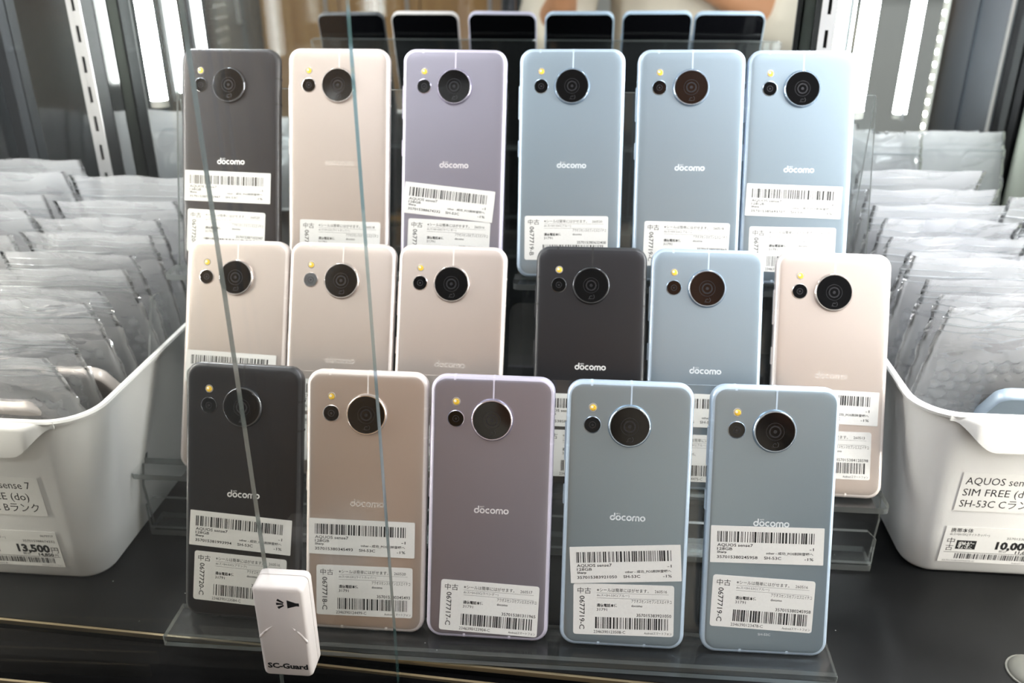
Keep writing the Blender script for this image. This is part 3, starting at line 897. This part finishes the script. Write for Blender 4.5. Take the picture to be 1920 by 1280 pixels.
RIMZ = 114.0
bL, lcx, lcy = make_bin('white plastic bin of bagged phones left of the stand, price tag 13,500', -493, -283.5, 31, 322, 14, 7.5, RIMZ, -452, -300)
bR, rcx, rcy = make_bin('white plastic bin of bagged phones right of the stand, price tag 10,000', 201, 411, 82, 366, 14, 8, RIMZ, 217, 369)

def bin_labels(b, cx, cy, y_foot, dy, xn, xp, grade, name_r, price, price2, imei, colour, code, flip):
    tilt = math.atan2(dy, RIMZ - ZD)      # wall leans outwards towards the rim
    def yat(z): return y_foot - dy * (z - ZD) / (RIMZ - ZD) - cy - 0.35
    # name label: 86 x 28
    wN, hN = 53.0, 29.0
    s_ = paper(b, 'name_label', wN, hN, 0.5, xn - cx, yat(72.5), 72.5 - ZD, tilt)
    m = MB()
    text(m, 'AQUOS sense 7', 2.4, -8.6, 7.6, 45)
    text(m, 'SIM FREE (do)', 2.4, -17.2, 7.6, 42)
    text(m, 'SH-53C %sランク' % grade, 2.4, -25.8, 7.6, 46.5)
    m.flat = True
    m.build('printed_text', MAT['ink'], s_)
    wP, hP = 61.0, 28.5
    s_ = paper(b, 'price_tag', wP, hP, 0.5, xp - cx, yat(31.0), 31.0 - ZD, tilt)
    m = MB()
    text(m, '携帯本体', 3.2, -4.2, 3.6, 13.5, bold=0.01)
    text(m, 'doス>SH-53C(%s)' % colour, 3.2, -6.8, 2.3, 24)
    text(m, '中', 2.6, -13.5, 5.4, 4.6); text(m, '古', 2.6, -18.8, 5.4, 4.6)
    text(m, code, 59, -4.2, 2.3, 8.5, 'r')
    text(m, imei, 59, -8.6, 2.5, 21, 'r')
    text(m, price, 54.2, -16.6, 8.0, 21.5, 'r', 0.05)
    text(m, '円', 59.6, -16.6, 5.2, 4.6, 'r')
    text(m, '税込', 35.5, -19.2, 2.3, 4.6)
    text(m, price2, 55.6, -19.8, 3.2, 10, 'r', 0.04); text(m, '円', 58.6, -19.8, 2.4, 2.2, 'r')
    rect(m, 2.4, -20.6, 59.5, -20.3)
    rect(m, 8.6, -17.8, 20.6, -10.8)
    m.flat = True
    m.build('printed_text', MAT['ink'], s_)
    m = MB(); text(m, '税抜', 9.6, -16.6, 5.6, 10.0, bold=0.03, yy=-0.26); m.flat = True
    m.build('reversed_print', MAT['sticker'], s_)
    m = MB(); barcode(m, 9.5, 55, -25.6, -21.3, 40 if grade == 'B' else 41, 46); m.flat = True
    m.build('barcode', MAT['ink'], s_)
    m = MB(); text(m, imei + '-' + grade, 2.6, -27.9, 1.6, 20); text(m, 'Androidスマートフォン', 59.5, -27.9, 1.6, 14, 'r'); m.flat = True
    m.build('fine_print', MAT['ink_soft'], s_)
bin_labels(bL, lcx, lcy, 38.5, 7.5, -375.0, -382.3, 'B', 0, '13,500', '14,850', '357015388674332', 'ラベンダー', '0677717', False)
bin_labels(bR, rcx, rcy, 90, 8, 234.0, 233.0, 'C', 0, '10,000', '11,000', '357015383494475', 'ライトカッパー', '0677718', False)

# ------------------------------------------------------------------ zip bags
def film(seed, w_=98.0, h_=196.0, nx=20, nz=34):
    rg = random.Random(seed)
    waves = [(rg.uniform(-0.09, 0.09), rg.uniform(0.02, 0.16), rg.uniform(0, 6.28), rg.uniform(0.2, 1.0)) for _ in range(11)]
    def cr(x, z, k):
        s_ = 0.0
        for a, b, c, d in waves:
            s_ += d * math.sin(a * x * 2.0 + b * z * 1.6 + c + k * 1.7)
        return s_
    edge = [rg.uniform(-0.8, 0.8) for _ in range(nz + 1)]
    mb = MB(); vi = {}
    def pt(i, j, side):
        s_, t_ = i / nx, j / nz
        x = (s_ - 0.5) * w_; z = t_ * h_
        env = math.sin(PI * s_) ** 0.6 if 0 < s_ < 1 else 0.0
        body = 7.0 * (1 - sm01((t_ - 0.62) / 0.22)) + 0.5
        body *= min(1.0, t_ * 12)
        amp = 0.6 + 1.5 * t_ * t_
        y = side * env * body + cr(x, z, side * env) * amp * (0.4 + 0.6 * env) * 0.42
        bend = 7.0 * (max(0.0, t_ - 0.6)) ** 2 * 6
        x2 = x + (edge[j] if i in (0, nx) else 0)
        return (x2, y - bend, z + (0.9 * math.sin(x * 0.11 + seed) if j == nz else 0))
    for side in (-1, 1):
        for j in range(nz + 1):
            for i in range(nx + 1):
                if side == 1 and i in (0, nx):
                    vi[(i, j, 1)] = vi[(i, j, -1)]; continue
                vi[(i, j, side)] = len(mb.v); mb.v.append(pt(i, j, side))
        for j in range(nz):
            for i in range(nx):
                f = (vi[(i, j, side)], vi[(i + 1, j, side)], vi[(i + 1, j + 1, side)], vi[(i, j + 1, side)])
                mb.f.append(f if side < 0 else f[::-1]); mb.m.append(0)
    mb.flat = True
    me = mb.mesh('bag_film', [MAT['bag']], True)
    # zip ridges follow the front sheet
    z_ = MB()
    for j, rr in ((nz - 4, 0.4), (nz - 3, 0.75), (nz - 2, 0.45), (nz - 1, 0.3)):
        z_.tube([Vector(mb.v[vi[(i, j, -1)]]) + Vector((0, -0.3, 0)) for i in range(nx + 1)], rr, 6)
    return me, z_.mesh('zip_seal', [MAT['zip']], True)

def sm01(t):
    t = min(1.0, max(0.0, t)); return t * t * (3 - 2 * t)

def bubble_sheet(seed, w_=84.0, h_=146.0, pitch=9.6):
    """sheet of bubble wrap, every bubble a dome"""
    rg = random.Random(seed)
    mb = MB(); st = 1.6
    nx, nz = int(w_ / st), int(h_ / st)
    ph = rg.uniform(0, pitch)
    for j in range(nz + 1):
        for i in range(nx + 1):
            x, z = i * st - w_ / 2, j * st
            row = math.floor(z / (pitch * 0.87)); zc = (row + 0.5) * pitch * 0.87
            off = (pitch / 2 if row % 2 else 0) + ph
            xc = (math.floor((x + off) / pitch) + 0.5) * pitch - off
            d = math.hypot(x - xc, z - zc) / (pitch * 0.43)
            dome = 3.0 * math.sqrt(max(0.0, 1 - d * d)) if d < 1 else 0.0
            wob = 1.2 * math.sin(x * 0.07 + ph) + 1.0 * math.sin(z * 0.05 + ph * 2)
            mb.v.append((x, -3.0 - dome + wob, z + 3))
    for j in range(nz):
        for i in range(nx):
            a = j * (nx + 1) + i
            mb.f.append((a, a + 1, a + nx + 2, a + nx + 1)); mb.m.append(0)
    mb.flat = True
    return mb.mesh('bubble_wrap', [MAT['bubble']], True)

FILMS = [film(s_) for s_ in (3, 8, 14, 21, 33)]
WRAPS = [bubble_sheet(s_) for s_ in (1, 5, 9)]

def put_bag(x, yt, zt, lean, rz, roll, k, label, group, hscale=1.0):
    t = tag(link('zip_bag', None), label, 'plastic bag', group)
    t.empty_display_size = 0.01
    h_ = 196.0
    a = math.radians(lean)
    Rm = Matrix.Rotation(math.radians(rz), 4, 'Z') @ Matrix.Rotation(a, 4, 'X') @ Matrix.Rotation(math.radians(roll), 4, 'Y')
    hs = (zt + 3.0) / (h_ * math.cos(a))          # the foot of the bag rests on the bin floor
    Rm = Rm @ Matrix.Diagonal((1, 1, hs, 1))
    top = Rm @ Vector((0, -6.7, h_))
    t.matrix_world = Matrix.Translation(Vector(((x - top.x) * MM, (yt - top.y) * MM, (zt - top.z) * MM))) @ Rm
    f, z_ = FILMS[k % len(FILMS)]
    link('film', f, t); link('zip_seal', z_, t); link('bubble_wrap', WRAPS[k % len(WRAPS)], t)
    return t

ORD = ['first', 'second', 'third', 'fourth', 'fifth', 'sixth', 'seventh', 'eighth', 'ninth', 'tenth', 'eleventh', 'twelfth', 'thirteenth', 'fourteenth', 'fifteenth']
rg = random.Random(4)
# left bin, right-hand file of bags (right edge x about -306)
lt = [(54, 143), (76, 148), (98, 160), (124, 158), (146, 163), (168, 167), (188, 175), (208, 180), (234, 186), (264, 197)]
for i, (y, z) in enumerate(lt):
    put_bag(-307 - 49 + rg.uniform(-4, 3), y, z, 17 - 0.5 * i + rg.uniform(-1, 1), rg.uniform(-2.5, 2.5), rg.uniform(-1.2, 1.2), i,
            'clear zip bag with bubble wrap, %s from the front in the left bin' % ORD[i], 'bags in the left bin')
ll = [(178, 176), (205, 184), (232, 190), (258, 200), (284, 204)]
for i, (y, z) in enumerate(ll):
    put_bag(-451 + rg.uniform(-4, 3), y, z, 11 + rg.uniform(-1, 1), rg.uniform(-3, 3), rg.uniform(-1.5, 1.5), i + 2,
            'clear zip bag in the far left file of the left bin, %s from the front' % ORD[i], 'far bags in the left bin')
rt = [(112, 168), (138, 166), (160, 168), (180, 175), (204, 171), (228, 174), (252, 180), (276, 184), (298, 190), (322, 199)]
for i, (y, z) in enumerate(rt):
    put_bag(217 + 49 + rg.uniform(-3, 4), y, z, 17 - 0.6 * i + rg.uniform(-1, 1), rg.uniform(-2.5, 2.5), rg.uniform(-1.2, 1.2), i + 1,
            'clear zip bag with bubble wrap, %s from the front in the right bin' % ORD[i], 'bags in the right bin')
rl = [(196, 176), (220, 182), (246, 186), (272, 192)]
for i, (y, z) in enumerate(rl):
    put_bag(361 + rg.uniform(-3, 4), y, z, 11 + rg.uniform(-1, 1), rg.uniform(-3, 3), rg.uniform(-1.5, 1.5), i + 3,
            'clear zip bag in the far right file of the right bin, %s from the front' % ORD[i], 'far bags in the right bin')

# phones that show through the foremost bags
def bagged(k, label, x, yt, zt, lean):
    a = math.radians(lean)
    make_phone(k, label, 'phones inside the bags', (x, yt, zt), (-1, 0, 0), (0, math.sin(a), -math.cos(a)))
bagged('copper', 'pinkish phone end poking up at the front of the left bin', -368, 62, 102, 42)
bagged('copper', 'copper phone corner glimpsed through the bags of the left bin', -344, 97, 108, 40)
bagged('blue', 'pale blue phone end in the foremost bag of the right bin', 292, 110, 110, 40)

# ------------------------------------------------------------------ the shop the mirror shows
MAT['shop_wall'] = pm('shop_wall_paint', (222, 222, 216), 0.7, vary=0.02, scale=3)
MAT['shop_floor'] = pm('shop_floor_vinyl', (52, 48, 44), 0.45, vary=0.08, scale=4)
MAT['shop_ceiling'] = pm('shop_ceiling_board', (226, 226, 222), 0.8, vary=0.02, scale=5)
MAT['wood'] = wood_mat('oak_veneer', (176, 126, 66), (204, 158, 96))
MAT['dark_wood'] = wood_mat('dark_board', (58, 56, 56), (74, 72, 72))
MAT['diffuser'] = emit_mat('ceiling_diffuser', (250, 252, 255), CEIL)
FZ, CZ = -920.0, 1780.0
m = MB(); m.box((-3600, -3300, FZ - 40), (3600, 1500, FZ)); struct('floor_shop', m, MAT['shop_floor'], 'vinyl floor of the shop')
m = MB(); m.box((-3600, -3300, CZ), (3600, 1500, CZ + 40)); struct('ceiling', m, MAT['shop_ceiling'], 'white board ceiling of the shop')
m = MB(); m.box((-3600, -3340, FZ), (3600, -3300, CZ)); struct('wall_shop', m, MAT['shop_wall'], 'pale shop wall behind the photographer')

def cabinet(name, label, x0, x1, y, top, mat, ndoor):
    t = thing(name, label, 'cabinet', ((x0 + x1) / 2, y, FZ))
    w_ = x1 - x0
    m = MB(); m.box((-w_ / 2, -420, 0), (w_ / 2, 0, top - FZ)); m.build('carcass', mat, t)
    dw = w_ / ndoor
    for k in range(ndoor):
        m = MB(); a = -w_ / 2 + k * dw + 4; b = a + dw - 8
        m.box((a, 1, 60), (b, 19, top - FZ - 20)); d = m.build('door', mat, t)
        m = MB(); m.tube([(b - 40, 19, 1000), (b - 40, 45, 1000), (b - 40, 45, 1160), (b - 40, 19, 1160)], 6, 8); m.build('handle', MAT['alu'], d)
    return t
cabinet('wood_cabinet', 'tall oak cabinet mirrored behind the copper phone', -1230, -320, -2250, 1150, MAT['wood'], 3)
cabinet('dark_cabinet', 'dark tall cabinet mirrored behind the top left phone', -2300, -1240, -2200, 1150, MAT['dark_wood'], 3)
t = thing('dark_pillar', 'dark narrow pillar mirrored above the middle of the top tier', 'pillar', (-285, -2200, FZ))
m = MB(); m.box((-32, -60, 0), (32, 60, CZ - FZ)); m.build('shaft', MAT['dark_frame'], t)
m = MB(); m.box((-40, -68, 0), (40, 68, 90)); m.build('base', MAT['dark_frame'], t)

t = thing('added_dark_board', 'added dark framed board on the shop wall, out of view, darkening the front phone backs', 'board', (1250, -3300, 150))  # unseen board added so the front phones reflect something dark
m = MB(); m.box((-1050, 0, 0), (1050, 14, 850)); m.build('panel', MAT['dark_wood'], t)
m = MB()
for a_, b_ in (((-1075, 0, -25), (1075, 26, 0)), ((-1075, 0, 850), (1075, 26, 875)), ((-1075, 0, 0), (-1050, 26, 850)), ((1050, 0, 0), (1075, 26, 850))): m.box(a_, b_)
m.build('frame', MAT['dark_frame'], t)

def ceiling_light(x, y, label):
    t = thing('ceiling_light', label, 'ceiling lamp', (x, y, CZ - 26), group='shop ceiling panels')
    m = MB(); m.box((-300, -150, 0), (300, 150, 14)); m.build('diffuser', MAT['diffuser'], t)
    m = MB()
    for a, b in (((-318, -168, -2), (318, -150, 26)), ((-318, 150, -2), (318, 168, 26)), ((-318, -150, -2), (-300, 150, 26)), ((300, -150, -2), (318, 150, 26))):
        m.box(a, b)
    m.build('frame', MAT['led_base'], t)
for x, y, l in ((-700, -500, 'ceiling light panel above the left of the showcase'), (700, -500, 'ceiling light panel above the right of the showcase'),
                (1900, -2500, 'added ceiling light panel near the shop wall, far right, brightening the right-hand phones'),  # extra panel, added to brighten the backs of the right-hand phones
                (-700, -1700, 'ceiling light panel over the shop aisle, left'), (700, -1700, 'ceiling light panel over the shop aisle, right')):
    ceiling_light(x, y, l)

# ------------------------------------------------------------------ the photographer, seen in the mirror
def remeshed(name, tubes, vox, mats, parent=None, smooth_it=6, blobs=()):
    mb = MB()
    for pts, rr in tubes:
        # resample and round the ends
        P = [Vector(p) for p in pts]
        d0 = (P[0] - P[1]).normalized(); d1 = (P[-1] - P[-2]).normalized()
        P2 = [P[0] + d0 * rr[0] * 0.85, P[0] + d0 * rr[0] * 0.5] + P + [P[-1] + d1 * rr[-1] * 0.5, P[-1] + d1 * rr[-1] * 0.85]
        R2 = [rr[0] * 0.4, rr[0] * 0.85] + list(rr) + [rr[-1] * 0.85, rr[-1] * 0.4]
        mb.tube(P2, R2, 14)
    for c, (a, b, e) in blobs:
        n = 18
        loops = [[(c[0] + a * math.sin(PI * j / 12) * math.cos(2 * PI * k / n), c[1] + b * math.sin(PI * j / 12) * math.sin(2 * PI * k / n), c[2] - e * math.cos(PI * j / 12)) for k in range(n)] for j in range(1, 12)]
        mb.loft(loops)
    me = mb.mesh(name, mats, True)
    ob = link(name, me, None)
    md = ob.modifiers.new('r', 'REMESH'); md.mode = 'VOXEL'; md.voxel_size = vox * MM; md.use_smooth_shade = True
    sm_ = ob.modifiers.new('s', 'SMOOTH'); sm_.iterations = smooth_it; sm_.factor = 0.5
    dg = bpy.context.evaluated_depsgraph_get()
    nm = bpy.data.meshes.new_from_object(ob.evaluated_get(dg))
    nm.name = name
    bpy.data.objects.remove(ob)
    nm.polygons.foreach_set('use_smooth', [True] * len(nm.polygons))
    return link(name, nm, parent)

MAT['skin'] = pm('skin', (196, 142, 106), 0.5, vary=0.05, scale=12)
MAT['shirt'] = pm('cream_shirt', (214, 204, 188), 0.85, vary=0.04, scale=20, bump=0.2, bscale=60)
MAT['trousers'] = pm('dark_trousers', (52, 54, 62), 0.85, vary=0.06, scale=20)
MAT['hair'] = pm('black_hair', (24, 22, 21), 0.55, vary=0.2, scale=40)
MAT['camera_body'] = pm('camera_body', (24, 24, 25), 0.5, vary=0.1, scale=60, bump=0.1, bscale=900)
px, py = 175.0, -690.0
pz = FZ
person = tag(link('person', None), 'person in a cream shirt and dark trousers holding up a camera, seen in the mirror', 'person')
person.location = (px * MM, py * MM, pz * MM)
def L3(x, y, z): return (x - px, y - py, z - pz)
sh_r, el_r, wr_r, ha_r = L3(360, -690, 455), L3(425, -585, 190), L3(140, -472, 325), L3(78, -448, 342)
sh_l, el_l, wr_l, ha_l = L3(-5, -690, 455), L3(-75, -600, 185), L3(-48, -480, 270), L3(-42, -450, 312)
def mid(a, b, t): return tuple(a[i] + (b[i] - a[i]) * t for i in range(3))
tub = [([(0, 0, 900), (0, 5, 1020), (0, 8, 1150), (0, 4, 1270), (0, -8, 1370)], [118, 112, 122, 128, 95]),
       ([(0, -12, 1380), (0, -2, 1470), (0, 6, 1520)], [62, 54, 56]),
       ([(-150, -6, 1365), (0, -10, 1375), (150, -6, 1365)], [52, 70, 52])]
for s_, e_, w_, h_ in ((sh_r, el_r, wr_r, ha_r), (sh_l, el_l, wr_l, ha_l)):
    tub.append(([s_, mid(s_, e_, 0.5), e_], [50, 45, 38]))
    tub.append(([e_, mid(e_, w_, 0.35), w_], [38, 40, 26]))
    tub.append(([w_, h_], [24, 30]))
    sd = 1 if s_ is sh_r else -1
    for q, (dx, ln) in enumerate(((-24, 52), (-9, 60), (8, 58), (24, 46))):
        b0 = (h_[0] - sd * 8, h_[1] + 10, h_[2] + dx); b1 = (b0[0] - sd * ln * 0.6, b0[1] + 22, b0[2] + 4); b2 = (b1[0] - sd * ln * 0.35, b1[1] + 26, b1[2])
        tub.append(([b0, b1, b2], [10, 9, 8]))
    b0 = (h_[0], h_[1] - 4, h_[2] + 22); tub.append(([b0, (b0[0] - sd * 22, b0[1] - 12, b0[2] + 22), (b0[0] - sd * 42, b0[1] - 6, b0[2] + 28)], [13, 11, 9]))
for sd in (-1, 1):
    tub.append(([(sd * 85, 0, 900), (sd * 95, 8, 480), (sd * 98, -8, 90)], [92, 58, 40]))
    tub.append(([(sd * 98, -12, 45), (sd * 108, 130, 32)], [42, 32]))
head = [((0, 18, 1610), (76, 96, 118)), ((0, 116, 1596), (13, 16, 22)), ((-78, 12, 1600), (10, 18, 30)), ((78, 12, 1600), (10, 18, 30)),
        ((0, 92, 1556), (26, 14, 9)), ((-30, 96, 1622), (16, 10, 9)), ((30, 96, 1622), (16, 10, 9))]
remeshed('body', tub, 7.0, [MAT['skin']], person, 5, head)
st = [([(0, 0, 880), (0, 5, 1020), (0, 8, 1150), (0, 4, 1270), (0, -8, 1360)], [132, 130, 138, 144, 104]),
      ([(-158, -6, 1368), (0, -10, 1384), (158, -6, 1368)], [62, 78, 62])]
for s_, e_ in ((sh_r, el_r), (sh_l, el_l)):
    st.append(([s_, mid(s_, e_, 0.45), mid(s_, e_, 0.9)], [66, 66, 74]))
for e_, w_ in ((el_r, wr_r), (el_l, wr_l)):
    st.append(([e_, mid(e_, w_, 0.3)], [70, 62]))
remeshed('shirt', st, 9.0, [MAT['shirt']], person, 4)
remeshed('trousers', [([(0, 0, 800), (0, 0, 930)], [128, 124])] + [([(sd * 85, 0, 880), (sd * 95, 8, 480), (sd * 98, -6, 70)], [104, 74, 60]) for sd in (-1, 1)], 10.0, [MAT['trousers']], person, 4)
remeshed('hair', [], 8.0, [MAT['hair']], person, 3, [((0, 2, 1646), (86, 100, 94)), ((0, -40, 1600), (80, 62, 84))])

cb = thing('camera', 'black camera held by the person in the mirror', 'camera', (4, -432, 345))
cb.rotation_euler = (math.radians(-24.7), 0, math.radians(4.8))
m = MB()
m.loft([[(x, y, z) for x, z in rrect(118 - 2 * i, 76 - 2 * i, 10, 4)] for i, y in ((3, -26), (0, -22), (0, 6), (3, 10))]); m.build('camera_body', MAT['camera_body'], cb, True, 40)
m = MB(); m.lathe([(28, 8), (30, 12), (30, 24), (27, 26)], 0, 0, 32); m.build('lens_barrel', MAT['camera_body'], cb, True, 40)
m = MB(); m.loft([[(x * s_, -8 + y * s_, z) for x, y in rrect(44, 34, 6, 3)] for s_, z in ((1, 34), (0.9, 52), (0.7, 58))]); m.build('viewfinder_hump', MAT['camera_body'], cb, True, 40)
